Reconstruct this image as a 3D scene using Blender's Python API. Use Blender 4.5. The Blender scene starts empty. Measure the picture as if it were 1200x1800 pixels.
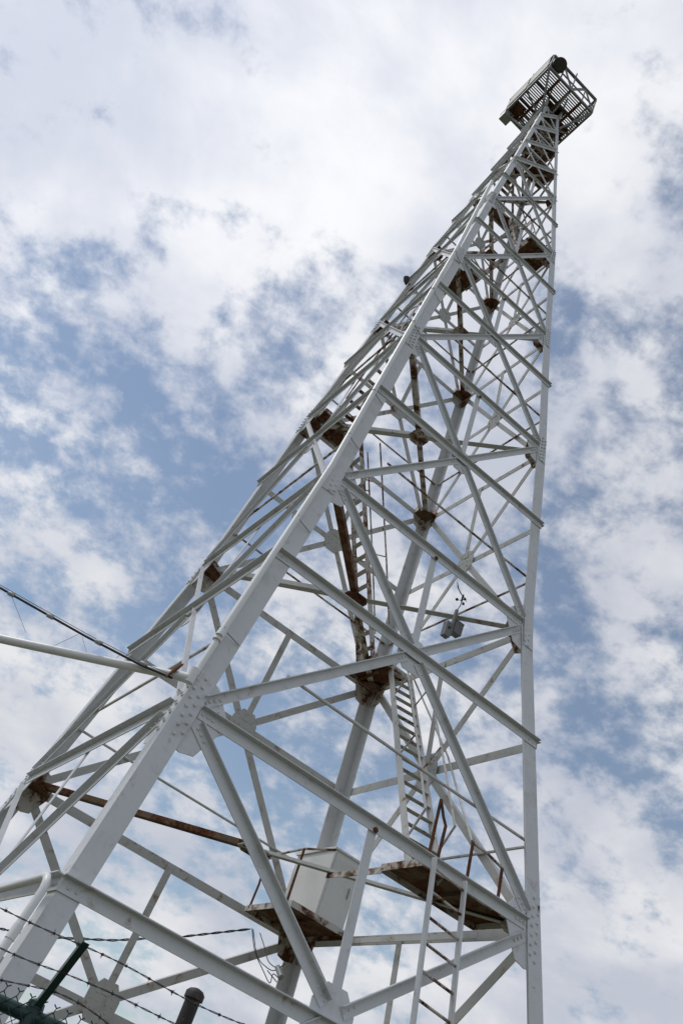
import bpy, bmesh, math, random
from mathutils import Vector as V, Matrix
random.seed(7)
C = bpy.context.scene.collection
S = bpy.context.scene
R = math.radians

# ------------------------------------------------------------------ camera
SC = 2.6            # metres per solver unit (half side of the tower at its first node level)
EYE = 1.6
F_PX, YAW, PITCH, ROLL = 1521.865, R(3.72889), R(38.89382), R(23.97960)
cy, sy = math.cos(YAW), math.sin(YAW)
FW = V((sy*math.cos(PITCH), cy*math.cos(PITCH), math.sin(PITCH)))
RT0 = V((cy, -sy, 0)); UP0 = RT0.cross(FW)
RT = math.cos(ROLL)*RT0 + math.sin(ROLL)*UP0
UP = -math.sin(ROLL)*RT0 + math.cos(ROLL)*UP0
EYEP = V((0, 0, EYE))
cd = bpy.data.cameras.new('camera'); cam = bpy.data.objects.new('camera', cd); C.objects.link(cam)
cam.matrix_world = Matrix(((RT.x, UP.x, -FW.x, 0), (RT.y, UP.y, -FW.y, 0), (RT.z, UP.z, -FW.z, EYE), (0, 0, 0, 1)))
cd.sensor_fit = 'VERTICAL'; cd.sensor_height = 24; cd.lens = F_PX/1800*24
cd.clip_start = .05; cd.clip_end = 5000
S.camera = cam
def ray(x, y): return (FW + RT*((x-600)/F_PX) - UP*((y-900)/F_PX)).normalized()

# ------------------------------------------------------------------ light and sky
SUN_AZ, SUN_EL = R(-78), R(57)         # azimuth from +Y towards +X
sdir = V((math.sin(SUN_AZ)*math.cos(SUN_EL), math.cos(SUN_AZ)*math.cos(SUN_EL), math.sin(SUN_EL)))
sl = bpy.data.lights.new('sun', 'SUN'); sl.energy = 1.5; sl.angle = R(12); sl.color = (1, .96, .9)
so = bpy.data.objects.new('sun', sl); C.objects.link(so)
so.rotation_euler = sdir.to_track_quat('Z', 'Y').to_euler(); so.location = (-30, -20, 60)
S.view_settings.view_transform = 'Standard'; S.view_settings.look = 'None'
S.view_settings.exposure = 0; S.view_settings.gamma = 1

W = bpy.data.worlds.new('World'); S.world = W; W.use_nodes = True
nt = W.node_tree; nt.nodes.clear()
def N(t, tree=None, **k):
    n = (tree or nt).nodes.new(t)
    for a, b in k.items(): setattr(n, a, b)
    return n
def mth(tree, op, a, b=None, c=None, clamp=False):
    n = tree.nodes.new('ShaderNodeMath'); n.operation = op; n.use_clamp = clamp
    for i, v in enumerate((a, b, c)):
        if v is None: continue
        if isinstance(v, (int, float)): n.inputs[i].default_value = v
        else: tree.links.new(v, n.inputs[i])
    return n.outputs[0]
def ramp(tree, v, lo, hi, a=0., b=1., smooth=True):
    n = tree.nodes.new('ShaderNodeMapRange'); n.interpolation_type = 'SMOOTHSTEP' if smooth else 'LINEAR'
    tree.links.new(v, n.inputs['Value'])
    for k, x in (('From Min', lo), ('From Max', hi), ('To Min', a), ('To Max', b)): n.inputs[k].default_value = x
    return n.outputs[0]
def noise(tree, vec, scale, detail=4, rough=.5, dist=0., loc=None):
    n = tree.nodes.new('ShaderNodeTexNoise'); n.noise_dimensions = '3D'
    n.inputs['Scale'].default_value = scale; n.inputs['Detail'].default_value = detail
    n.inputs['Roughness'].default_value = rough; n.inputs['Distortion'].default_value = dist
    if loc is not None:
        a = tree.nodes.new('ShaderNodeVectorMath'); a.operation = 'ADD'; tree.links.new(vec, a.inputs[0]); a.inputs[1].default_value = loc; vec = a.outputs[0]
    tree.links.new(vec, n.inputs['Vector'])
    return n.outputs['Fac']
def mixc(tree, f, a, b):
    n = tree.nodes.new('ShaderNodeMix'); n.data_type = 'RGBA'
    for s, v in ((n.inputs[0], f), (n.inputs[6], a), (n.inputs[7], b)):
        if isinstance(v, tuple): s.default_value = v if len(v) == 4 else v+(1,)
        elif isinstance(v, (int, float)): s.default_value = v
        else: tree.links.new(v, s)
    return n.outputs[2]

sky = N('ShaderNodeTexSky'); sky.sky_type = 'NISHITA'; sky.sun_disc = False
sky.sun_elevation = SUN_EL; sky.sun_rotation = SUN_AZ
sky.air_density = 1.35; sky.dust_density = .3; sky.ozone_density = 1.5
tc = N('ShaderNodeTexCoord'); D = tc.outputs['Generated']
sep = N('ShaderNodeSeparateXYZ'); nt.links.new(D, sep.inputs[0])
den = mth(nt, 'ADD', mth(nt, 'MAXIMUM', sep.outputs[2], 0.), .45)
cmb = N('ShaderNodeCombineXYZ')
nt.links.new(mth(nt, 'DIVIDE', sep.outputs[0], den), cmb.inputs[0]); nt.links.new(mth(nt, 'DIVIDE', sep.outputs[1], den), cmb.inputs[1])
P = cmb.outputs[0]
big = noise(nt, P, 2.0, 3, .5, .2, (3.1, 1.7, 0))
mid = noise(nt, P, 12.0, 8, .60, .10, (7.3, 2.2, 0))
fin = noise(nt, P, 30., 5, .62, .1, (1.3, 9.2, 0))
cov = mth(nt, 'ADD', mth(nt, 'MULTIPLY', big, .38), mth(nt, 'ADD', mth(nt, 'MULTIPLY', mid, .86), mth(nt, 'MULTIPLY', fin, .36)))
# where the photograph shows thick cloud (+) and thin cloud (-): direction, angular radius, amount
for px, py, rad, amt in ((430, 330, 22, .10), (120, 60, 14, .03), (1000, 60, 18, .12), (640, 60, 16, .05), (60, 120, 14, .02), (330, 700, 16, -.065), (130, 840, 16, -.09), (40, 600, 12, -.03),
                         (1030, 1090, 11, -.09), (1150, 870, 7, -.03), (1150, 960, 7, .09), (150, 1130, 12, .06), (620, 520, 6, -.08), (620, 1430, 12, -.07), (330, 1200, 8, -.05),
                         (90, 1560, 18, .06), (1090, 1730, 14, .12), (1150, 1120, 7, .08), (650, 1780, 14, .06)):
    dn = N('ShaderNodeVectorMath'); dn.operation = 'DOT_PRODUCT'; nt.links.new(D, dn.inputs[0]); dn.inputs[1].default_value = ray(px, py)
    cov = mth(nt, 'ADD', cov, mth(nt, 'MULTIPLY', ramp(nt, dn.outputs['Value'], math.cos(R(rad)), 1.), amt))
cf = ramp(nt, cov, .65, .90, .14, 1.)
shade = ramp(nt, noise(nt, P, 4.5, 7, .55, .2, (4.4, 0.3, 2.0)), .36, .70)
ccol = mixc(nt, shade, (5.7, 6.05, 7.0), (8.6, 8.65, 8.9))
# cloud is brighter round the hidden sun
ds = N('ShaderNodeVectorMath'); ds.operation = 'DOT_PRODUCT'; nt.links.new(D, ds.inputs[0]); ds.inputs[1].default_value = sdir
vs_ = N('ShaderNodeVectorMath'); vs_.operation = 'SCALE'; nt.links.new(ccol, vs_.inputs[0]); nt.links.new(ramp(nt, ds.outputs['Value'], .45, 1., .93, 1.2), vs_.inputs['Scale'])
skyc = mixc(nt, cf, sky.outputs[0], vs_.outputs[0])
bg = N('ShaderNodeBackground'); bg.inputs[1].default_value = .1
nt.links.new(skyc, bg.inputs[0])
wo = N('ShaderNodeOutputWorld'); nt.links.new(bg.outputs[0], wo.inputs[0])

# ------------------------------------------------------------------ materials
def mat(name, base, rough=.5, metal=0., var=.06, rust=0., rust_scale=5., bump=.15, dirt=.25, spec=.4):
    m = bpy.data.materials.new(name); m.use_nodes = True; t = m.node_tree; b = t.nodes['Principled BSDF']
    tcn = t.nodes.new('ShaderNodeTexCoord'); v = tcn.outputs['Object']
    n1 = noise(t, v, 2.3, 6, .6); n2 = noise(t, v, 23., 4, .6)
    dark = tuple(c*(1-dirt*1.1) for c in base[:2])+(base[2]*(1-dirt*1.25),)
    col = mixc(t, ramp(t, n1, .52, .78, 0, .75), base, dark)
    col = mixc(t, ramp(t, n2, .35, .75, 0, var*4), col, tuple(c*.82 for c in base))
    b.inputs['Roughness'].default_value = rough; b.inputs['Metallic'].default_value = metal
    b.inputs['Specular IOR Level'].default_value = spec
    h = mth(t, 'MULTIPLY', n2, .5)
    if rust > 0:
        r1 = noise(t, v, rust_scale, 8, .68, .4, (11., 3., 5.)); r2 = noise(t, v, rust_scale*7, 5, .6, 0., (2., 8., 1.))
        lo = .80-rust*.5
        rf = ramp(t, mth(t, 'ADD', mth(t, 'MULTIPLY', r1, .85), mth(t, 'MULTIPLY', r2, .2)), lo, lo+.10)
        stain = ramp(t, r1, lo-.10, lo+.06, 0, .5)
        col = mixc(t, stain, col, (.26, .12, .055))
        rc = mixc(t, ramp(t, r2, .35, .65), (.024, .012, .008), (.17, .058, .02))
        col = mixc(t, rf, col, rc)
        t.links.new(mth(t, 'ADD', mth(t, 'MULTIPLY', rf, .4), rough), b.inputs['Roughness'])
        h = mth(t, 'ADD', h, mth(t, 'MULTIPLY', rf, .5))
    t.links.new(col, b.inputs['Base Color'])
    bp = t.nodes.new('ShaderNodeBump'); bp.inputs['Strength'].default_value = bump; bp.inputs['Distance'].default_value = .004
    t.links.new(h, bp.inputs['Height']); t.links.new(bp.outputs[0], b.inputs['Normal'])
    return m
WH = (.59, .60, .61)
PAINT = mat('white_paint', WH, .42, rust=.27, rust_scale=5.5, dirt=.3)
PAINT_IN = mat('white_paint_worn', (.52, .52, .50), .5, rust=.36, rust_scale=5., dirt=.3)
PAINT_RUST = mat('white_paint_rusting', (.54, .52, .48), .6, rust=.60, rust_scale=4.5, dirt=.4)
RUST = mat('rusted_plate', (.13, .095, .065), .8, rust=.68, rust_scale=3.4, dirt=.5)
RUSTBAR = mat('rust', (.07, .028, .017), .8, rust=.6, rust_scale=9., dirt=.4)
GALV = mat('dull_galvanised', (.33, .34, .34), .5, metal=.2, rust=.15, dirt=.3)
CAB = mat('cream_cabinet_paint', (.68, .68, .65), .4, dirt=.12, bump=.05)
PIPE = mat('white_pipe_paint', (.74, .74, .74), .38, rust=.08, dirt=.15, bump=.06)
BLACK = mat('black_rubber', (.02, .02, .022), .6, dirt=.2)
GREEN = mat('dark_green_vinyl', (.012, .040, .036), .35, dirt=.3)
WIRE = mat('weathered_wire', (.05, .042, .04), .6, metal=.3, rust=.3, rust_scale=30)
THIN = mat('thin_grey_wire', (.22, .21, .2), .5, metal=.3)
GALD = mat('shade_toned_weathered_iron', (.20, .21, .21), .6, rust=.35, rust_scale=6.)  # gallery's backlit shade is put into this dark base colour; rust is wear
TREAD = mat('worn_tread_paint', (.5, .49, .46), .6, rust=.47, rust_scale=9.)
POSTM = mat('blackened_pipe', (.022, .016, .015), .6, rust=.3, rust_scale=12.)
DARK = mat('dark_iron', (.05, .048, .045), .6, rust=.3)
GROUND = mat('dry_grass', (.10, .10, .055), .95, dirt=.4, bump=.6)
CONC = mat('concrete', (.38, .37, .34), .9, dirt=.3, bump=.5)
WOOD = mat('old_wood', (.16, .12, .085), .85, dirt=.4, bump=.6)

# ------------------------------------------------------------------ mesh helpers
class MB:
    def __init__(s): s.v = []; s.f = []
    def add(s, vs, fs):
        o = len(s.v); s.v += [V(v) for v in vs]; s.f += [tuple(i+o for i in f) for f in fs]; return s
    def prism(s, ring0, ring1):
        n = len(ring0); s.add(list(ring0)+list(ring1), [tuple(range(n))[::-1], tuple(range(n, 2*n))] + [(i, (i+1) % n, n+(i+1) % n, n+i) for i in range(n)]); return s
    def bar(s, p0, p1, u, n, u0, u1, n0, n1):
        q = lambda p: [p+u*u0+n*n0, p+u*u1+n*n0, p+u*u1+n*n1, p+u*u0+n*n1]
        return s.prism(q(p0), q(p1))
    def angle(s, p0, p1, u, n, a, b, t, n0=0., out=1):
        """L section: flat leg in the face (u), flange along n at +u edge."""
        h = a/2; k = out
        sec = [(-h, 0), (h, 0), (h, k*b), (h-t, k*b), (h-t, k*t), (-h, k*t)]
        q = lambda p: [p+u*x+n*(n0+y) for x, y in sec]
        return s.prism(q(p0), q(p1))
    def plate(s, pts, n, t):
        return s.prism([V(p) for p in pts], [V(p)+n*t for p in pts])
    def box(s, lo, hi):
        x0, y0, z0 = lo; x1, y1, z1 = hi
        return s.prism([V((x0, y0, z0)), V((x1, y0, z0)), V((x1, y1, z0)), V((x0, y1, z0))], [V((x0, y0, z1)), V((x1, y0, z1)), V((x1, y1, z1)), V((x0, y1, z1))])
    def tube(s, pts, r, seg=8):
        pts = [V(p) for p in pts]; rings = []; u = None
        for i, p in enumerate(pts):
            d = (pts[min(i+1, len(pts)-1)]-pts[max(i-1, 0)]).normalized()
            if u is None: u = d.orthogonal().normalized()
            u = (u-d*u.dot(d)).normalized(); w = d.cross(u)
            rr = r[i] if isinstance(r, (list, tuple)) else r
            rings.append([p+u*math.cos(2*math.pi*k/seg)*rr+w*math.sin(2*math.pi*k/seg)*rr for k in range(seg)])
        vs = [v for g in rings for v in g]; fs = [tuple(range(seg))[::-1], tuple(range(len(vs)-seg, len(vs)))]
        for i in range(len(rings)-1):
            for k in range(seg):
                a = i*seg+k; b = i*seg+(k+1) % seg; fs.append((a, b, b+seg, a+seg))
        return s.add(vs, fs)
    def rivet(s, p, n, r=.021):
        u = n.orthogonal().normalized(); w = n.cross(u); vs = []
        for rr, hh in ((r, 0), (r*.8, r*.55)):
            vs += [p+u*math.cos(k*math.pi/3)*rr+w*math.sin(k*math.pi/3)*rr+n*hh for k in range(6)]
        vs.append(p+n*r*.85)
        return s.add(vs, [(i, (i+1) % 6, 6+(i+1) % 6, 6+i) for i in range(6)]+[(6+i, 6+(i+1) % 6, 12) for i in range(6)])
    def build(s, name, m, parent=None, smooth=False, kind=None):
        me = bpy.data.meshes.new(name); me.from_pydata(s.v, [], s.f); me.update()
        bm = bmesh.new(); bm.from_mesh(me); bmesh.ops.recalc_face_normals(bm, faces=bm.faces)
        if smooth:
            for f in bm.faces: f.smooth = len(f.verts) == 4
            for e in bm.edges:
                if len(e.link_faces) == 2 and e.calc_face_angle(0) > .9: e.smooth = False
        bm.to_mesh(me); bm.free(); me.materials.append(m)
        o = bpy.data.objects.new(name, me); C.objects.link(o); o.parent = parent
        if kind: o['kind'] = kind
        return o
def tag(o, label, cat, group=None):
    o['label'] = label; o['category'] = cat
    if group: o['group'] = group
    return o
def empty(name, loc, rz=0.):
    o = bpy.data.objects.new(name, None); C.objects.link(o); o.location = loc; o.rotation_euler = (0, 0, rz); o.empty_display_size = .2
    return o

# ------------------------------------------------------------------ tower frame of reference
PSI = R(17.86886)
TC = V((.58308*SC, 4.43047*SC, 0))
cp, sp = math.cos(PSI), math.sin(PSI)
def toW(p): return V((TC.x+cp*p[0]-sp*p[1], TC.y+sp*p[0]+cp*p[1], p[2]))
def toL(p): d = V(p)-TC; return V((cp*d.x+sp*d.y, -sp*d.x+cp*d.y, p[2]))
LV = {'-1': -.274, '-05': .601, '0': 1.382, '05': 2.302, '1': 3.012, '15': 3.839, '2': 4.531, '25': 5.265, '3': 5.841, '35': 6.512, '4': 7.063, '45': 7.626, '5': 8.109, '6': 8.654, '7': 9.153, '8': 9.594, '9': 9.969}
HW = {'-1': 1.235, '0': 1., '1': .7686, '2': .6460, '3': .5165, '4': .4070, '5': .2961, '9': .1088}
Z = {k: v*SC+EYE for k, v in LV.items()}
_k = sorted((Z[k], HW[k]*SC) for k in HW)
def wz(z):
    if z <= _k[0][0]: (a, wa), (b, wb) = _k[0], _k[1]
    elif z >= _k[-1][0]: (a, wa), (b, wb) = _k[-2], _k[-1]
    else:
        for (a, wa), (b, wb) in zip(_k, _k[1:]):
            if a <= z <= b: break
    return wa+(wb-wa)*(z-a)/(b-a)
def atz(px, py, z):                      # pixel -> tower coordinates on the level z
    d = ray(px, py); return toL(EYEP+d*((z-EYE)/d.z))
def aty(px, py, y):                      # pixel -> tower coordinates on the upright plane y = const
    d = ray(px, py); o = toL(EYEP); dl = V((cp*d.x+sp*d.y, -sp*d.x+cp*d.y, d.z)); return o+dl*((y-o.y)/dl.y)
def atx(px, py, x):
    d = ray(px, py); o = toL(EYEP); dl = V((cp*d.x+sp*d.y, -sp*d.x+cp*d.y, d.z)); return o+dl*((x-o.x)/dl.x)
U = lambda x, y, z: V((x*SC, y*SC, z))

# ------------------------------------------------------------------ ground
g = MB().add([(-1500, -1500, 0), (1500, -1500, 0), (1500, 1500, 0), (-1500, 1500, 0)], [(0, 1, 2, 3)]).build('ground', GROUND); g['kind'] = 'structure'

# ------------------------------------------------------------------ the tower
tower = empty('lattice_tower', TC, PSI)
tag(tower, 'tall tapering white painted steel lattice tower with rusty inner platforms and ladders', 'tower')
SG = {'A': (-1, -1), 'B': (1, -1), 'C': (-1, 1), 'D': (1, 1)}
FACES = [('A', 'B', V((0, -1, 0))), ('C', 'A', V((-1, 0, 0))), ('D', 'C', V((0, 1, 0))), ('B', 'D', V((1, 0, 0)))]
def corner(L, z): w = wz(z); return V((SG[L][0]*w, SG[L][1]*w, z))
LEGW = [('-1', '1', .225, .022), ('1', '2', .205, .02), ('2', '3', .185, .018), ('3', '4', .16, .016), ('4', '5', .135, .014), ('5', '9', .105, .012)]
def legw(z):
    for a, b, w, t in LEGW:
        if z < Z[b]: return w, t
    return LEGW[-1][2:]
for L, (sx, sy_) in SG.items():
    for a, b, w, t in LEGW:
        z0 = Z[a] if a != '-1' else .55; z1 = Z[b]
        zs = [z0]+sorted(Z[k] for k in HW if z0+.01 < Z[k] < z1-.01)+[z1]
        m = MB()
        sec = [(0, 0), (w, 0), (w, t), (t, t), (t, w), (0, w)]
        for q0, q1 in zip(zs, zs[1:]):
            m.prism([corner(L, q0)+V((-sx*x, -sy_*y, 0)) for x, y in sec], [corner(L, q1)+V((-sx*x, -sy_*y, 0)) for x, y in sec])
        leg = m.build('leg', PAINT, tower)
        if a == '-1':
            c = corner(L, .55)-V((sx*.1, sy_*.1, 0))
            MB().prism([V((c.x+i*.42, c.y+j*.42, -.05)) for i, j in ((-1, -1), (1, -1), (1, 1), (-1, 1))], [V((c.x+i*.32, c.y+j*.32, .56)) for i, j in ((-1, -1), (1, -1), (1, 1), (-1, 1))]).build('footing', CONC, leg)

class Face:
    """point on a tower face: s metres from the middle (positive to the right seen from outside), height z"""
    def __init__(f, Lf, Rt, n, za, zb):
        f.L, f.R, f.hn = Lf, Rt, n; f.r = (corner(Rt, za)-corner(Lf, za)).normalized()
        up = ((corner(Rt, zb)+corner(Lf, zb))-(corner(Rt, za)+corner(Lf, za))).normalized()
        f.up = up; f.n = f.r.cross(up).normalized()
        if f.n.dot(n) < 0: f.n = -f.n
    def p(f, s, z, off=0.): return f.hn*wz(z)+f.r*s+V((0, 0, z))+f.n*off

PAN = [('-1', '-05', '0'), ('0', '05', '1'), ('1', '15', '2'), ('2', '25', '3'), ('3', '35', '4'), ('4', '45', '5')]
TOPP = [('5', '6'), ('6', '7'), ('7', '8'), ('8', '9')]
def brace_u(f, d):
    u = f.n.cross(d).normalized()
    return u if u.z > 0 else -u
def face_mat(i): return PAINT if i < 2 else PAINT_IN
for fi, (Lf, Rt, n) in enumerate(FACES):
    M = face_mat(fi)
    for a, mid_, b in PAN:
        za, zm_, zb = Z[a], Z[mid_], Z[b]; wa, wb = wz(za), wz(zb)
        f = Face(Lf, Rt, n, za, zb); lw, lt = legw(za+.1); lwb, ltb = legw(zb+.1)
        k = .45+.55*HW.get(a, 1.)/1.0; k = min(k, 1.05)
        A_, B_, T_ = .118*k, .07*k, .011
        zx = za+(zb-za)*wa/(wa+wb)                      # height where the diagonals cross
        X = f.p(0, zx)
        base = -lt-.001
        # four half diagonals
        for sgn in (-1, 1):
            for lo in (True, False):
                zn = za if lo else zb; ww = wz(zn); l_, _ = legw(zn+.1 if lo else zn-.1)
                end = f.p(sgn*(ww-l_-.015), zn+(.12 if lo else -.12)*k)
                d = (X-end).normalized()
                st = end+d*.02; en = X-d*(.13*k)
                MB().angle(st+f.n*base, en+f.n*base, brace_u(f, d), f.n, A_, B_, T_).build('brace', M, tower)
        # girt at the crossing, outside the legs, running past them a little
        zg = zm_
        wg = wz(zg)+.02
        MB().angle(f.p(-wg, zg, .003), f.p(wg, zg, .003), f.up, f.n, A_*1.05, B_*1.15, T_).build('girt', M, tower)
        # girt on the upper node level, between the gussets
        wg = wb-lwb-.01
        MB().angle(f.p(-wg, zb)+f.n*base, f.p(wg, zb)+f.n*base, f.up, f.n, A_*1.05, B_*1.1, T_).build('girt', M, tower)
        # post from crossing to upper girt
        MB().bar(X+f.n*(base-.012)+f.up*.1, f.p(0, zb+.03)+f.n*(base-.012), f.r, f.n, -.055*k, .055*k, -.01, 0).build('post', M, tower)
        if fi in (0, 3): MB().rivet(f.p(.02, zb-.035)+f.n*(base+T_), f.n, .034*k).build('rusty_bolt', RUSTBAR, tower)
        # centre gusset
        h = .21*k; v = .27*k
        pts = [(-h*.55, -v), (h*.55, -v), (h*1.15, -v*.35), (h*1.15, v*.35), (h*.55, v), (-h*.55, v), (-h*1.15, v*.35), (-h*1.15, -v*.35)]
        gp = MB().plate([X+f.r*x+f.up*y+f.n*(base-.012) for x, y in pts], f.n, .0115).build('gusset_plate', M, tower)
        rv = MB()
        for sgn in (-1, 1):
            for lo in (True, False):
                zn = za if lo else zb; end = f.p(sgn*(wz(zn)-.2), zn); d = (end-X).normalized()
                for q in range(3):
                    rv.rivet(X+d*(.15+.065*q)*k+f.n*(base+T_), f.n, .015)
                    rv.rivet(X+d*(.15+.065*q)*k+f.n*(base-.012), -f.n, .015)
            for q in range(2): rv.rivet(X+f.r*sgn*(.07+.1*q)*k+f.n*(base-.012), -f.n, .015)
        rv.build('rivets', M, gp, kind='stuff')
        # node gussets at the upper level, both legs
        for sgn in (-1, 1):
            o = lambda s, y: f.p(sgn*(wb-s), zb)+f.up*y+f.n*(base-.012)
            e = lwb; k_ = k; k = k*(.72 if fi >= 2 else 1.)
            q = [(.025, -.42*k), (.025, .40*k), (e*.98, .40*k), (e+.12*k, .34*k), (e+.30*k, .10*k), (e+.30*k, -.06*k), (e+.13*k, -.42*k), (e*.9, -.46*k)]
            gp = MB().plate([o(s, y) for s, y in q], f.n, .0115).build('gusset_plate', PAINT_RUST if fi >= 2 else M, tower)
            k = k_; rv = MB()
            for row in range(-3, 4):
                for cx in (.32, .68):
                    s_ = e*cx; y = (row+(.25 if cx > .5 else -.25))*.105*k
                    rv.rivet(f.p(sgn*(wb-s_), zb)+f.up*y+f.n*(.001+(.012 if b in '1234' else 0)), f.n)
            for q_ in range(3): rv.rivet(f.p(sgn*(wb-e-.05-.06*q_*k), zb)+f.n*(base+T_), f.n)
            for zz, sg2 in ((.12, 1), (-.12, -1)):
                tgt = f.p(0, zb+sg2*1.9*k); st = f.p(sgn*(wb-e-.015), zb+zz*k); d = (tgt-st).normalized()
                for q_ in range(3): rv.rivet(st+d*(.06+.065*q_)*k+f.n*(base+T_), f.n)
            rv.build('rivets', M, gp, kind='stuff')
        if b in '1234':                                  # splice plates on the legs
            for sgn in (-1, 1):
                e = lwb
                o = lambda s, y: f.p(sgn*(wz(zb+y)-s), zb+y, .0015)
                MB().plate([o(.012, -.36*k), o(e*.97, -.36*k), o(e*.97, .40*k), o(.012, .40*k)], f.n, .0105).build('splice_plate', M, tower)
        # bolts where the mid girt crosses the legs
        rv = MB()
        for sgn in (-1, 1):
            for q_ in range(2): rv.rivet(f.p(sgn*(wz(zg)-.07-.08*q_), zg-.01, .003+T_), f.n, .018)
        rv.build('bolts', M, tower, kind='stuff')
    for a, b in TOPP:
        za, zb = Z[a], Z[b]; f = Face(Lf, Rt, n, za, zb); lw, lt = legw(za+.1); base = -lt-.001
        e = lw*.5
        w0, w1 = wz(za), wz(zb)
        p0, p1 = f.p(-(w0-e), za+.06), f.p(w1-e, zb-.02); d = (p1-p0).normalized()
        MB().angle(p0+f.n*.003, p1+f.n*.003, brace_u(f, d), f.n, .085, .06, .009).build('brace', M, tower)
        p0, p1 = f.p(w0-e, za+.06), f.p(-(w1-e), zb-.02); d = (p1-p0).normalized()
        MB().angle(p0+f.n*base, p1+f.n*base, brace_u(f, d), f.n, .055, .04, .008, out=-1).build('brace', M, tower)
        MB().angle(f.p(-(w1-e), zb)+f.n*base, f.p(w1-e, zb)+f.n*base, f.up, f.n, .06, .045, .008, out=-1).build('girt', M, tower)
        for sgn in (-1, 1):
            MB().plate([f.p(sgn*(w1-s_), zb+y, base-.01) for s_, y in ((.02, -.16), (.02, .16), (.11, .16), (.2, .03), (.17, -.14))], f.n, .009).build('gusset_plate', M, tower)

# horizontal diaphragm bracing and rusty corner plates
UPZ = V((0, 0, 1))
for lv in ('0', '1', '2', '3', '4'):
    z = Z[lv]; w = wz(z)-.12; k = .5+.5*HW[lv]
    for La, Lb in (('C', 'B'), ('A', 'D')):
        for sgn, Lc in ((1, La), (-1, Lb)):
            c = V((SG[Lc][0]*w, SG[Lc][1]*w, z)); d = (V((0, 0, z))-c).normalized(); u = UPZ.cross(d).normalized()
            mm = PAINT_RUST if (La, lv) in (('A', '1'), ('A', '2'), ('A', '3'), ('C', '0')) or lv == '4' else PAINT_IN
            if lv == '0' and La == 'A': continue
            m = MB(); e0 = c+d*.12; e1 = V((0, 0, z))-d*.1
            kk = k
            if lv == '0' and Lc == 'B': k = .62; mm = PAINT_IN
            if lv == '0' and Lc == 'C': k = .8; mm = RUST
            if (lv, Lc) == ('1', 'A'): mm = RUST
            off = .0 if La == 'C' else .004
            m.bar(e0, e1, u, UPZ, -.065*k, .065*k, off-.008, off)
            m.bar(e0, e1, u, UPZ, -.065*k, -.065*k+.008, off+.001, off+.09*k)
            m.build('diaphragm_beam', mm, tower); k = kk
    r = .24*k
    gp = MB().plate([V((math.cos(t)*r, math.sin(t)*r, z-.022)) for t in [R(22.5+45*i) for i in range(8)]], UPZ, .012).build('gusset_plate', RUST if lv in '14' else PAINT_RUST, tower)
    rv = MB()
    for i in range(8):
        rv.rivet(V((math.cos(R(45*i))*r*.7, math.sin(R(45*i))*r*.7, z-.022)), -UPZ, .016)
    rv.build('rivets', RUST, gp, kind='stuff')
    for L, (sx, sy_) in SG.items():
        c = wz(z)-.03; q = .40*k
        pts = [(c, c), (c-q, c), (c-q, c-q*.35), (c-q*.75, c-q*.75), (c-q*.35, c-q), (c, c-q)]
        MB().plate([V((sx*x, sy_*y, z-.035)) for x, y in pts], UPZ, .012).build('gusset_plate', RUST if L in 'CD' else PAINT_RUST, tower)
        # short upright webs that make the corner box seen from below
        m = MB()
        m.prism([V((sx*(c-q), sy_*(c), z-.03)), V((sx*(c-q), sy_*(c-q*.35), z-.03)), V((sx*(c-q+.01), sy_*(c-q*.35), z-.03)), V((sx*(c-q+.01), sy_*c, z-.03))],
                [V((sx*(c-q), sy_*(c), z+.12)), V((sx*(c-q), sy_*(c-q*.35), z+.12)), V((sx*(c-q+.01), sy_*(c-q*.35), z+.12)), V((sx*(c-q+.01), sy_*c, z+.12))])
        m.build('stiffener', PAINT_RUST, tower)

for lv in ('5', '6', '7', '8'):
    z = Z[lv]-.05; w = wz(z)-.05
    for i, (sx, sy_) in enumerate(((1, 1), (1, -1))):
        d = V((sx, sy_, 0)).normalized(); u = UPZ.cross(d)
        MB().bar(V((-sx*w, -sy_*w, z-.012*i)), V((sx*w, sy_*w, z-.012*i)), u, UPZ, -.03, .03, -.01, 0).build('diaphragm_beam', PAINT_RUST, tower)
    for L, (sx, sy_) in SG.items():
        MB().plate([V((sx*x, sy_*y, z-.04)) for x, y in ((w, w), (w-.2, w), (w-.14, w-.14), (w, w-.2))], UPZ, .01).build('gusset_plate', RUST, tower)
# guard rails about a metre above every landing level
for li, lv in enumerate(('0', '1', '2', '3', '4')):
    z = Z[lv]+.39*SC-.05*li
    for fi, (Lf, Rt, n) in enumerate(FACES):
        f = Face(Lf, Rt, n, z, z+1); w = wz(z)-.08
        s0 = -w if fi else -w*.66
        MB().tube([f.p(s0, z, -.045), f.p(w*.3, z-.01, -.045), f.p(w, z, -.045)], .02, 6).build('guard_rail', PAINT_IN if li < 1 else PAINT_RUST, tower, smooth=True)

# ------------------------------------------------------------------ landings
def deck(x0, x1, y0, y1, lv, mat_=RUST, edge=.07):
    z = Z[lv]; x0, x1, y0, y1 = x0*SC, x1*SC, y0*SC, y1*SC
    pf = empty('landing', (0, 0, 0)); pf.parent = tower
    MB().box((x0, y0, z+.03), (x1, y1, z+.042)).build('deck_plate', mat_, pf)
    t = .009
    MB().box((x0, y0-t, z+.026-edge), (x1, y0, z+.046)).build('edge_angle', PAINT_RUST, pf)
    MB().box((x0, y1, z+.026-edge), (x1, y1+t, z+.046)).build('edge_angle', PAINT_RUST, pf)
    MB().box((x0-t, y0, z+.026-edge), (x0, y1, z+.046)).build('edge_angle', PAINT_RUST, pf)
    MB().box((x1, y0, z+.026-edge), (x1+t, y1, z+.046)).build('edge_angle', PAINT_RUST, pf)
    xm = (x0+x1)/2
    MB().box((xm-.03, y0+.001, z-.02), (xm+.03, y1-.001, z+.029)).build('joist', RUST, pf)
    return pf
pl0 = deck(.31, .90, -.96, -.66, '0')
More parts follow.
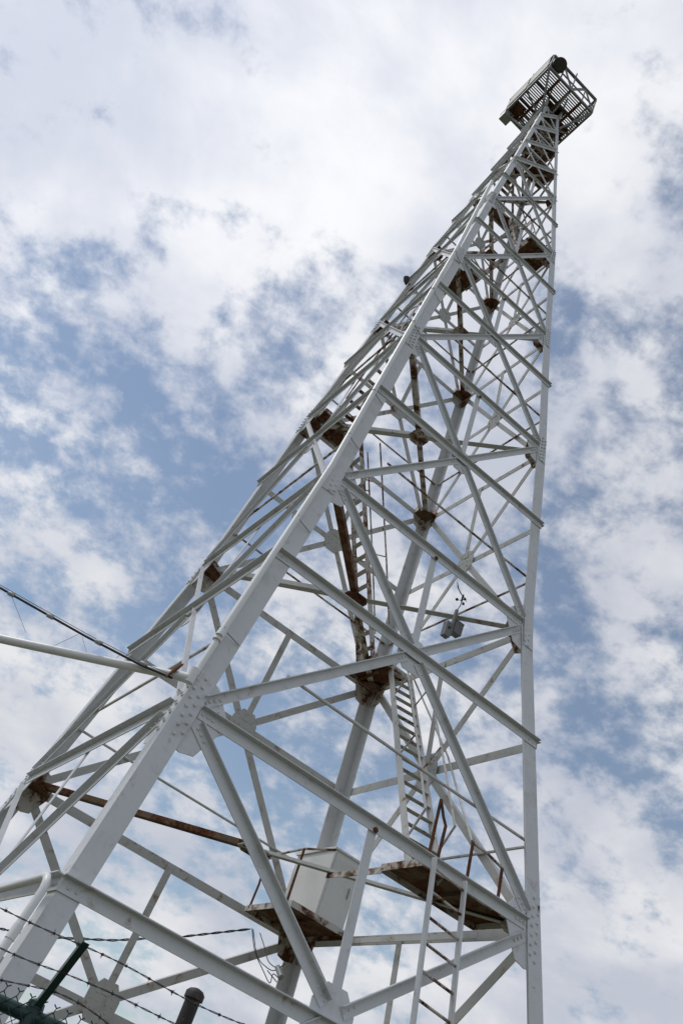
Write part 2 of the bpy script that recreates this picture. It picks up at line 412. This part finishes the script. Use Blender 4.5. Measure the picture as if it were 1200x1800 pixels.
pl0b = deck(.53, .94, .42, .94, '0')
deck(.47, .74, .36, .73, '1'); deck(-.61, -.25, .38, .61, '2'); deck(-.49, -.26, -.49, -.24, '3')
deck(.11, .38, -.385, -.20, '4'); deck(-.10, .26, .17, .28, '5'); deck(.0, .225, -.22, -.01, '6')
deck(-.05, .175, -.15, .165, '7'); deck(-.125, .125, -.03, .13, '8'); deck(-.09, .09, -.09, .09, '9')
deck(-.225, -.02, .01, .215, '6')
# ties under the first landing
z0 = Z['0']
def flat(p0, p1, m, name='tie_bar', h=.07, t=.01):
    d = (p1-p0).normalized(); u = UPZ.cross(d).normalized()
    return MB().bar(p0, p1, u, UPZ, -t/2, t/2, -h/2, h/2).build(name, m, tower)
flat(atz(574, 1539, z0-.04), U(.305, -.68, z0-.045), PAINT_RUST)
flat(U(.95, -.64, z0-.05), U(.95, .40, z0-.05), PAINT_IN)

# ------------------------------------------------------------------ ladders
def ladder(name_label, a0, a1, b0, b1, n, rail_h=.10, rail_t=.012, tread=.09, m=PAINT_IN, mt=PAINT_RUST, handrail=True, parent=tower, rung=None):
    ld = empty('ladder', (0, 0, 0)); ld.parent = parent
    if name_label: ld['label'] = name_label
    d = (a1-a0).normalized(); x = (b0-a0).normalized(); nn = x.cross(d).normalized()
    if nn.z < 0: nn = -nn
    for p0, p1, s in ((a0, a1, -1), (b0, b1, 1)):
        dd = (p1-p0).normalized()
        MB().bar(p0, p1, x, nn, -rail_t if s < 0 else 0, 0 if s < 0 else rail_t, -rail_h/2, rail_h/2).build('rail', m, ld)
    for i in range(n):
        t = (i+.6)/n; p = a0.lerp(a1, t); q = b0.lerp(b1, t)
        if rung: MB().tube([p, q], rung, 6).build('rung', mt, ld, smooth=True)
        else:
            dx = (q-p).normalized(); hn = UPZ.cross(dx).normalized()
            MB().bar(p+dx*.001, q-dx*.001, hn, UPZ, -tread/2, tread/2, -.006, .0).build('tread', mt, ld)
    if handrail:
        for p0, p1 in ((a0, a1), (b0, b1)):
            o = nn*.42; L = (p1-p0).length
            pts = [p0+d*.5, p0+d*.6+o*.95]+[p0+d*(.6+(L-.6)*k/3)+o for k in range(1, 4)]
            MB().tube(pts, .017, 6).build('hand_rail', m, ld, smooth=True)
            for t in (.45, .8): MB().tube([p0.lerp(p1, t), p0.lerp(p1, t)+o], .013, 5).build('stanchion', PAINT_RUST, ld)
    return ld
z1, z2, z3, z4, z5, z6, z7, z8, z9 = [Z[str(i)] for i in range(1, 10)]
# upright access ladder outside the front face
dz = z0-.35; sl_ = .19
a1 = U(.309, -1.04, z0+.02); b1 = U(.482, -1.04, z0-.02)
a0 = a1+V((0, -sl_*dz, -dz)); b0 = b1+V((0, -sl_*dz, -dz))
ladder('white pipe rung ladder rising to the lowest landing', a0, a1, b0, b1, int(dz/.255), rail_h=.06, rail_t=.03, rung=.016, handrail=False, m=PAINT)
ladder(None, U(.31, -.86, z0), U(.63, .40, z1+.02), U(.48, -.88, z0), U(.775, .37, z1+.02), 17, rail_h=.12, tread=.10, mt=TREAD)
ladder(None, U(.47, .56, z1), U(-.26, .52, z2), U(.47, .40, z1), U(-.26, .39, z2), 15, m=PAINT_RUST, mt=PAINT_IN)
ladder(None, U(-.50, .38, z2), U(-.47, -.24, z3), U(-.37, .38, z2), U(-.35, -.24, z3), 13, m=PAINT_RUST, mt=PAINT_RUST)
ladder(None, U(-.26, -.44, z3), U(.11, -.36, z4), U(-.26, -.33, z3), U(.11, -.25, z4), 12, m=PAINT_RUST, mt=PAINT_RUST)
ladder(None, U(.13, -.20, z4), U(.12, .17, z5), U(.25, -.20, z4), U(.23, .17, z5), 10, m=PAINT_RUST, mt=PAINT_IN)
ladder(None, U(-.10, .18, z5), U(-.14, .05, z6), U(.0, .18, z5), U(-.04, .05, z6), 6, m=PAINT_RUST, handrail=False)
ladder(None, U(-.04, .05, z6), U(-.02, -.1, z7), U(.06, .05, z6), U(.08, -.1, z7), 5, m=PAINT_RUST, handrail=False)
ladder(None, U(.0, -.05, z7), U(.0, .0, z9), U(.1, -.05, z7), U(.1, .0, z9), 9, m=PAINT_RUST, handrail=False)

# railing of the lowest landing (rusty pipes)
def pipe(pts, r, m, name='rail_pipe', parent=None):
    return MB().tube(pts, r, 7).build(name, m, parent, smooth=True)
yl = -.97*SC
def post_on(px0, py0, px1, py1, y, m=RUSTBAR, r=.02, parent=pl0): return pipe([aty(px0, py0, y), aty(px1, py1, y)], r, m, 'railing_post', parent)
post_on(752, 1508, 775, 1405, yl); post_on(769, 1508, 783, 1452, yl-.08); post_on(820, 1545, 831, 1480, yl); post_on(874, 1582, 882, 1526, yl)
pipe([aty(775, 1405, yl), aty(779, 1436, yl-.05), aty(783, 1452, yl-.08)], .018, RUSTBAR, 'railing_pipe', pl0)
pipe([aty(829, 1480, yl), aty(856, 1500, yl), aty(882, 1526, yl)], .018, PAINT_RUST, 'railing_pipe', pl0)
pipe([U(.80, .36, z1+.06), aty(787, 1330, yl*.1), aty(812, 1420, yl*.8), aty(829, 1478, yl)], .016, PAINT_IN, 'railing_pipe', pl0)
# pipe railing round the cabinet landing
yc = .41*SC; xc_ = .53*SC
t1 = aty(535, 1492, yc); t2 = aty(590, 1494, yc); 
pipe([aty(503, 1588, yc), t1], .02, RUSTBAR, 'railing_post', pl0b)
t3 = atx(470, 1506, xc_)
pipe([atx(438, 1596, xc_), atx(455, 1555, xc_), t3], .018, RUSTBAR, 'railing_post', pl0b)
pipe([t3, t1, t2], .018, PAINT_RUST, 'railing_pipe', pl0b)

# ------------------------------------------------------------------ gallery at the top
zf = 10.17*SC+EYE; hf = .345*SC; zr = 10.49*SC+EYE
gal = empty('gallery', (0, 0, 0)); gal.parent = tower
t = .012
for sx, sy_ in ((0, -1), (0, 1)):
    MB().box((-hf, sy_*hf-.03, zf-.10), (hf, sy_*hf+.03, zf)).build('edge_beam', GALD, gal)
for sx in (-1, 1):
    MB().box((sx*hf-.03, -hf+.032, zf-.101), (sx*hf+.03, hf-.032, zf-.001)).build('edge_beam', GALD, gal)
for x in (-.5, 0, .5):
    MB().box((x*hf-.035, -hf+.032, zf-.13), (x*hf+.035, hf-.032, zf-.02)).build('floor_beam', RUST, gal)
for y in (-.42, .3):
    MB().box((-hf+.032, y*hf-.03, zf-.12), (hf-.032, y*hf+.03, zf-.03)).build('floor_beam', DARK, gal)
m = MB(); nb = 27
for i in range(nb):
    y = -hf+.04+(2*hf-.08)*i/(nb-1); m.box((-hf+.03, y-.016, zf-.018), (hf-.03, y+.016, zf+.004))
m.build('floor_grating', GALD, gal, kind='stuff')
for x0, x1, y0, y1 in ((-.98, -.55, .45, .98), (-.3, .3, -.3, .3), (.05, .98, .55, .98), (.52, .9, -.1, .5), (-.25, .1, .35, .95), (.05, .45, -.38, -.02)):
    MB().box((x0*hf, y0*hf, zf-.03), (x1*hf, y1*hf, zf-.019)).build('floor_plate', RUST, gal)
RC = {L: V((SG[L][0]*hf, SG[L][1]*hf, 0)) for L in SG}
for Lf, Rt, n in FACES:
    a, b = RC[Lf], RC[Rt]; r = (b-a).normalized()
    for zz, rr in ((zr, .045), (zf+.42*(zr-zf), .022)):
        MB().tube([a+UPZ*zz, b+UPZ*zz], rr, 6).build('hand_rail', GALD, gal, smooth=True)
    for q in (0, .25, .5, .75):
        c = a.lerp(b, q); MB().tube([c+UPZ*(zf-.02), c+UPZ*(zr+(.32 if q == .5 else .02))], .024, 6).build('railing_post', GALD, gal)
    for q in range(4):
        c, d = a.lerp(b, q/4), a.lerp(b, (q+1)/4); lo, hi = zf+.02, zr-.02
        if q % 2: lo, hi = hi, lo
        dd = (d+UPZ*hi-c-UPZ*lo).normalized(); u = n.cross(dd)
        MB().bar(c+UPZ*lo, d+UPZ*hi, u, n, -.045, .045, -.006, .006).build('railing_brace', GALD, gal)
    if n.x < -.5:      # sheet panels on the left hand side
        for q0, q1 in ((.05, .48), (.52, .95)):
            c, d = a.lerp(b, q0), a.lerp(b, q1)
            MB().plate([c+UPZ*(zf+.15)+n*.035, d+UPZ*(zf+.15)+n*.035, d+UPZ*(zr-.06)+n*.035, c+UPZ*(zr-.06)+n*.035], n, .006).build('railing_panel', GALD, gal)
    # knee struts
    zk = Z['8']+.35
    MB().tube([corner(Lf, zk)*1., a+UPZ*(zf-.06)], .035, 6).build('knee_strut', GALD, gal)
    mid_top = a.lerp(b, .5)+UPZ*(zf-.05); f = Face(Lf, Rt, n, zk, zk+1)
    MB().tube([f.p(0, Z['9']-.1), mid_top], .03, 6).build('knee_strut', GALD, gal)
for L in SG:            # the legs go on to the gallery floor
    c = corner(L, Z['9']); MB().tube([c*1., V((c.x, c.y, zf-.03))], .05, 4).build('corner_post', PAINT_IN, gal)
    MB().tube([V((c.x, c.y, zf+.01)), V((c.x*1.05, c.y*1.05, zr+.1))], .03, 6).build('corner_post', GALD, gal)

# drum lamp on the gallery corner
c = toW(V((-.265*SC, -.385*SC, zf+.27)))
dl = empty('beacon_lamp', c); tag(dl, 'black drum shaped lamp hung outside the gallery railing', 'lamp')
ax = V((.05, -.55, -.85)).normalized(); rr = .21
MB().tube([-ax*.2, -ax*.17, ax*.10, ax*.13], [rr*.6, rr*.95, rr, rr*.98], 20).build('housing', BLACK, dl, smooth=True)
MB().tube([ax*.131, ax*.145], [rr*.86, rr*.8], 20).build('lens', DARK, dl, smooth=True)
MB().tube([V((0, 0, 0))-ax*.1, V((-.03, .12, -.02)), V((-.05, .2, -.05))], .025, 6).build('bracket', BLACK, dl)
m = MB()
for i in range(6): m.tube([V((-.18+.045*i, .02, .18)), V((-.2+.05*i, -.02, .30+.03*(i % 2)))], .012, 5)
m.build('bird_spikes', DARK, dl)
# box under the gallery
bx = empty('hanging_box', toW(V((-.31*SC, .335*SC, zf-.42)))); bx.rotation_euler = (0, 0, PSI)
tag(bx, 'dark grey metal box slung under the gallery corner', 'box')
MB().box((-.15, -.13, 0), (.15, .13, .26)).build('case', GALV, bx)
MB().box((-.16, -.14, .26), (.16, .14, .285)).build('lid', GALV, bx)
MB().tube([V((0, 0, .28)), V((.0, .0, .345))], .03, 6).build('hanger', DARK, bx)
MB().tube([V((.06, -.131, .15)), V((.06, -.15, .15))], .03, 8).build('knob', BLACK, bx)

# ------------------------------------------------------------------ equipment cabinet
cb = empty('equipment_cabinet', toW(V((.835*SC, .705*SC, z0+.046)))); cb.rotation_euler = (0, 0, PSI)
tag(cb, 'large cream metal equipment cabinet with sloping lid on the rusty lower landing', 'cabinet')
hx, hy, hh = .105*SC, .21*SC, .405*SC
MB().box((-hx, -hy, 0), (hx, hy, hh)).build('body', CAB, cb)
MB().prism([V((-hx-.03, -hy-.03, hh)), V((hx+.03, -hy-.03, hh)), V((hx+.03, hy+.03, hh)), V((-hx-.03, hy+.03, hh))],
           [V((-hx-.03, -hy-.03, hh+.03)), V((hx+.03, -hy-.03, hh+.03)), V((hx+.03, hy+.03, hh+.07)), V((-hx-.03, hy+.03, hh+.07))]).build('lid', CAB, cb)
MB().box((-hx+.04, -hy-.012, .05), (hx-.04, -hy, hh-.05)).build('door', CAB, cb)
MB().box((hx-.12, -hy-.03, hh*.45), (hx-.10, -hy-.012, hh*.6)).build('handle', GALV, cb)

# loose cables under the cabinet landing
lc = empty('loose_cables', toW(atz(455, 1632, z0-.05))); tag(lc, 'tangle of thin loose cables dangling under the cabinet landing', 'cables')
inv = Matrix.Rotation(0, 4, 'Z')
base_c = lc.location
def lp(px, py, x=.60): return toW(atx(px, py, x*SC))-base_c
def curve(p):
    p = [p[0]]+p+[p[-1]]; o = []
    for i in range(1, len(p)-2):
        for k in range(6):
            t = k/6; a, b, c, d = p[i-1:i+3]
            o.append(.5*(2*b+(c-a)*t+(2*a-5*b+4*c-d)*t*t+(3*b-a-3*c+d)*t**3))
    return o+[p[-1]]
for pts in ([(443, 1632), (448, 1672), (462, 1705), (474, 1728), (480, 1712), (492, 1722)], [(445, 1634), (452, 1680), (468, 1700), (482, 1706), (496, 1698)], [(457, 1640), (466, 1668), (472, 1690), (488, 1702), (500, 1694)], [(470, 1706), (478, 1716), (486, 1726)]):
    MB().tube(curve([lp(*p) for p in pts]), .007, 5).build('cable', BLACK, lc, smooth=True)
MB().tube([lp(488, 1700), lp(494, 1718)], .04, 8).build('junction_bulb', GALV, lc, smooth=True)

# ------------------------------------------------------------------ weather station on the level 1 cross beam
pw = atz(801, 1078, z1)
ws = empty('weather_station', toW(pw)); tag(ws, 'small weather station with black wind vane, cups and grey boxes on a cross beam', 'weather station'); ws.rotation_euler = (0, 0, PSI)
MB().tube([V((0, 0, -.42)), V((0, 0, .06))], .03, 7).build('mast', GALD, ws, smooth=True)
MB().box((-.15, -.08, -.52), (-.04, .02, -.27)).build('sensor_box', GALD, ws)
MB().tube([V((-.095, -.081, -.37)), V((-.095, -.09, -.37))], .022, 10).build('port', BLACK, ws)
MB().box((.035, -.02, -.32), (.19, .11, -.12)).build('control_box', GALD, ws)
MB().box((.03, -.025, -.118), (.195, .115, -.10)).build('box_lid', GALD, ws)
vn = empty('wind_sensor', (0, 0, .015)); vn.parent = ws; vn.scale = (.75, .75, .75)
MB().tube([V((0, 0, .06)), V((.05, 0, .22)), V((.045, 0, .36))], .010, 6).build('vane_arm', BLACK, vn, smooth=True)
MB().tube([V((.045, 0, .34)), V((.045, 0, .50))], .022, 7).build('vane_hub', BLACK, vn, smooth=True)
MB().plate([V((.03, -.004, .47)), V((-.10, -.004, .56)), V((-.20, -.004, .70)), V((-.15, -.004, .57)), V((-.02, -.004, .47))], V((0, 1, 0)), .008).build('vane_tail', BLACK, vn)
MB().tube([V((.045, 0, .47)), V((.17, 0, .40))], [.012, .006], 6).build('vane_nose', BLACK, vn)
for k in range(3):
    t = R(20+120*k); q = V((.045+.1*math.cos(t), .1*math.sin(t), .345))
    MB().tube([V((.045, 0, .35)), q], .006, 5).build('cup_arm', BLACK, vn)
    MB().tube([q, q+V((-math.sin(t)*.02, math.cos(t)*.02, 0)), q+V((-math.sin(t)*.05, math.cos(t)*.05, 0))], [.035, .031, .008], 8).build('cup', BLACK, vn, smooth=True)
# lamp cluster on leg C
lmz = Z['35']; pc = corner('C', lmz)+V((.0, -.05, 0))
lmo = empty('flood_lamp', toW(pc)); tag(lmo, 'small dark flood lamp bracketed to the far left leg', 'lamp')
MB().tube([V((0, 0, -.06)), V((-.05, -.02, .0)), V((-.08, -.04, .08))], [.06, .07, .075], 10).build('housing', DARK, lmo, smooth=True)
MB().tube([V((.0, .0, -.05)), V((.12, 0, -.05))], .02, 6).build('bracket', DARK, lmo)

# ------------------------------------------------------------------ conduit up leg A
cz = [1.50*SC+EYE, Z['1'], Z['2'], Z['3'], Z['4']+.35]
cpt = [corner('A', z)+V((-.045, -.05, 0)) for z in cz]; cpt[-1] += V((-.12, -.03, 0)); cpt[3] += V((-.02, 0, 0))
cd_ = empty('riser_conduit', toW(cpt[0])); cd_.rotation_euler = (0, 0, PSI); cd_['label'] = 'long white pipe strapped up the outer edge of the nearest leg'; cd_['category'] = 'pipe'
q = [p-cpt[0] for p in cpt]
d01 = (q[1]-q[0]).normalized()
MB().tube([q[0], q[0]+d01*.62], .038, 14).build('pipe', PIPE, cd_, smooth=True)
oo = V((-.02, -.05, 0))
MB().tube([q[0]+d01*.55+oo]+[x+oo*(.6 if i else 1) for i, x in enumerate(q[1:])], .042, 14).build('pipe', PIPE, cd_, smooth=True)
MB().tube([q[0]+d01*.50+oo*.3, q[0]+d01*.66+oo*.3], .05, 14).build('coupling', PIPE, cd_, smooth=True)
for zz in (1.75, 2.55, 3.3, 3.75, 4.6, 5.1, 5.75):
    z = zz*SC+EYE; c = corner('A', z)-cpt[0]; e = legw(z)[0]
    m = MB(); m.tube([c+V((.02, .10, 0)), c+V((-.06, .03, 0)), c+V((-.13, -.07, 0)), c+V((-.075, -.145, 0)), c+V((.01, -.06, 0)), c+V((e*.9, -.02, -.02))], .006, 5)
    m.build('strap', THIN, cd_)
# lower conduit with an elbow at the mid girt
za_ = Z['-05']; cA = corner('A', za_)
e0 = corner('A', .3)+V((-.13, -.02, 0)); e1 = cA+V((-.12, -.04, -.12)); 
lcn = empty('elbow_conduit', toW(e0)); lcn.rotation_euler = (0, 0, PSI); tag(lcn, 'white pipe rising beside the leg and bending back along the low girt', 'pipe')
pts = [e0, e1]+[e1+V((0, .13*(1-math.cos(t)), .13*math.sin(t))) for t in (.4, .8, 1.2, 1.57)]+[e1+V((0, .6, .12)), e1+V((0, 3.8, .08))]
MB().tube([p-e0 for p in pts], .035, 12).build('pipe', PIPE, lcn, smooth=True)
dj = (e1-e0).normalized()
MB().tube([e1-e0-dj*.42, e1-e0-dj*.30], .041, 12).build('coupling', PIPE, lcn, smooth=True)

# ------------------------------------------------------------------ aerial pipe and cable going left
j = toW(corner('A', 1.47*SC+EYE)+V((-.06, -.06, 0)))
def far_pt(px, py, hor):
    d = ray(px, py); return EYEP+d*(hor/math.hypot(d.x, d.y))
pa = far_pt(0, 1113, 3.52*SC)
dirp = (pa-j).normalized()
ap = empty('aerial_pipe', j); tag(ap, 'thick white pipe spanning through the air to the nearest leg', 'pipe')
Lp = 9.5
MB().tube([V((0, 0, 0))]+[dirp*Lp*k/10-UPZ*(.35*(k/10)*(1-k/10)) for k in range(1, 11)], .047, 16).build('pipe', PIPE, ap, smooth=True)
MB().tube([dirp*.02, dirp*.13], .053, 16).build('coupling', PIPE, ap, smooth=True)
MB().tube([dirp*-.0+V((.0, 0, -.05)), V((0, 0, .12))], .05, 12).build('elbow', PIPE, ap, smooth=True)
c0 = far_pt(303, 1192, 3.14*SC); c1 = far_pt(150, 1118, 3.33*SC); c2 = far_pt(0, 1033, 3.52*SC)
ac = empty('aerial_cable', c0); tag(ac, 'sagging black bundled cable with clamps above the thick white pipe', 'cable')
dext = (c2-c1); pts = [c0-c0, c0.lerp(c1, .35)-c0-UPZ*.02, c1-c0, c2-c0]+[c2+dext*k*1.0+UPZ*.05*k*k-c0 for k in (1, 2, 3, 4)]
MB().tube(pts, .013, 7).build('cable', BLACK, ac, smooth=True)
MB().tube([p+UPZ*.03 for p in pts], .004, 5).build('messenger_wire', THIN, ac)
for t in (.16, .42, .70, .93):
    a_ = c0.lerp(c1, t/.5) if t < .5 else c1.lerp(c2, (t-.5)/.5); a_ = a_-c0; dd = (c2-c1).normalized()
    MB().tube([a_-dd*.045, a_-dd*.03, a_+dd*.03, a_+dd*.045], [.014, .026, .026, .014], 8).build('clamp', GALV, ac, smooth=True)
for (x0, y0, x1_, y1_) in ((20, 1045, 46, 1112), (138, 1115, 85, 1140), (145, 1120, 153, 1148), (210, 1152, 190, 1172)):
    p = far_pt(x0, y0, 3.42*SC)-c0; q_ = far_pt(x1_, y1_, 3.42*SC)-c0
    MB().tube([p, q_], .0025, 4).build('tie_wire', THIN, ac)
ib = far_pt(292, 1190, 3.13*SC); it = far_pt(309, 1176, 3.16*SC); i3 = far_pt(321, 1168, 3.2*SC)
MB().tube([ib-c0, ib.lerp(it, .5)-c0, it-c0, i3-c0], [.010, .016, .026, .012], 7).build('insulator', RUSTBAR, ac, smooth=True)
# post that carries the far end, left of the view
pe = j+dirp*Lp
pp = empty('pipe_support_post', (pe.x, pe.y, 0)); tag(pp, 'plain wooden post carrying the far end of the thick pipe', 'post')
MB().tube([V((0, 0, 0)), V((0, 0, pe.z-.35)), V((0, 0, pe.z+1.2))], [.14, .12, .10], 12).build('shaft', WOOD, pp, smooth=True)
MB().box((-.1, -.25, pe.z-.12), (.1, .25, pe.z-.05)).build('saddle', GALV, pp)

# twisted service wire to the cabinet landing
w0 = toW(atz(440, 1633, z0-.02)); hd = math.hypot(w0.x, w0.y)
path = [w0, far_pt(317, 1647, hd*1.01), far_pt(200, 1653, hd*1.03), far_pt(67, 1647, hd*1.06), far_pt(0, 1632, hd*1.08), far_pt(-400, 1500, hd*1.2)]
sw = empty('service_wire', w0); tag(sw, 'twisted black overhead wire reaching the cabinet landing', 'wire')
dense = []
for a_, b_ in zip(path, path[1:]):
    for k in range(30): dense.append(a_.lerp(b_, k/30)-w0)
for ph in (0, math.pi):
    MB().tube([p+V((0, math.cos(i*.55+ph), math.sin(i*.55+ph)))*.012 for i, p in enumerate(dense)], .010, 5).build('strand', BLACK, sw, smooth=True)
pe = path[-1]
up_ = empty('utility_pole', (pe.x, pe.y, 0)); tag(up_, 'wooden utility pole at the end of the twisted wire', 'pole')
MB().tube([V((0, 0, 0)), V((0, 0, pe.z+.8))], [.14, .10], 12).build('shaft', WOOD, up_, smooth=True)
MB().tube([V((-.12, 0, pe.z)), V((.12, 0, pe.z))], .02, 6).build('bracket', GALV, up_)

# ------------------------------------------------------------------ fence
FY = 4.82; FZ = 2.0
fn = empty('chain_link_fence', (0, FY, 0)); tag(fn, 'dark green chain link fence topped with barbed wire', 'fence')
xs = [-5.05+2.5*k for k in range(5)]
MB().tube([V((-5.1, 0, FZ)), V((5.0, 0, FZ))], .032, 14).build('top_rail', GREEN, fn, smooth=True)
tip = V((.03, -.33, FZ+.31)); bs = V((-.045, -.02, FZ+.02))
for x in xs:
    o = V((x+.05, 0, 0))
    MB().tube([V((x, 0, 0)), V((x, 0, FZ+.04))], .038, 12).build('post', GREEN, fn, smooth=True)
    MB().tube([V((x, 0, FZ+.035)), V((x, 0, FZ+.06)), V((x, 0, FZ+.075))], [.045, .04, .01], 12).build('post_cap', GREEN, fn, smooth=True)
    p0, p1 = bs+o, tip+o; d = (p1-p0).normalized(); u = d.cross(V((0, 0, 1))).normalized(); w_ = u.cross(d)
    MB().angle(p0, p1, u, w_, .036, .03, .004).build('barb_arm', GREEN, fn)
random.seed(3)
for fr, sag in ((.93, .0), (.60, .01), (.20, .015)):
    p = bs.lerp(tip, fr); m = MB(); n_ = 500; pts1, pts2 = [], []
    for i in range(n_+1):
        x = -5.0+10.0*i/n_; ph = (x+5)%2.5/2.5
        s_ = -sag*4*ph*(1-ph)*2
        jz = .012*math.sin(x*3.1+fr*9)+.006*math.sin(x*7.7)
        if fr < .3: jz += .03*math.sin(x*5+1.2)
        c = V((x, p.y+.01*math.sin(x*4+fr), p.z+s_+jz)); t = i*.9
        pts1.append(c+V((0, math.cos(t), math.sin(t)))*.0025); pts2.append(c-V((0, math.cos(t), math.sin(t)))*.0025)
    m.tube(pts1, .0018, 4); m.tube(pts2, .0018, 4)
    for i in range(4, n_, 6):
        c = (pts1[i]+pts2[i])/2
        for k in range(4):
            d = V((random.uniform(-.4, .4), random.uniform(-1, 1), random.uniform(-1, 1))).normalized()
            m.tube([c-d*.004, c+d*.018], [.0018, .0008], 4)
        m.tube([c-V((.006, 0, 0)), c+V((.006, 0, 0))], .006, 5)
    m.build('barbed_wire', WIRE, fn)
m = MB(); pit = .062; x = -3.0
while x < 3.0:
    for s_ in (-1, 1):
        pts = []
        for k in range(0, 33):
            pts.append(V((x+(pit/2 if k % 2 else 0)*1.0*(1 if s_ > 0 else -1), -.034-.004*s_*(1 if k % 2 else -1), FZ+.045-k*pit*.5)))
        m.tube(pts, .0034, 4)
    m.tube([V((x, -.034, FZ+.045)), V((x+.004, -.03, FZ+.066)), V((x-.012, -.03, FZ+.078))], .0034, 4)
    m.tube([V((x+.004, -.03, FZ+.066)), V((x+.018, -.036, FZ+.076))], .0034, 4)
    x += pit
m.build('mesh', GREEN, fn, kind='stuff')
# rusty gate post
gp_ = empty('rusty_pipe_post', (.64, 4.96, 0)); tag(gp_, 'dark rusty pipe post with a domed cap behind the fence', 'post')
MB().tube([V((0, 0, 0)), V((0, 0, 2.36))], .039, 14).build('shaft', POSTM, gp_, smooth=True)
MB().tube([V((0, 0, 2.355)), V((0, 0, 2.385)), V((0, 0, 2.40)), V((0, 0, 2.408))], [.05, .05, .036, .012], 14).build('cap', POSTM, gp_, smooth=True)
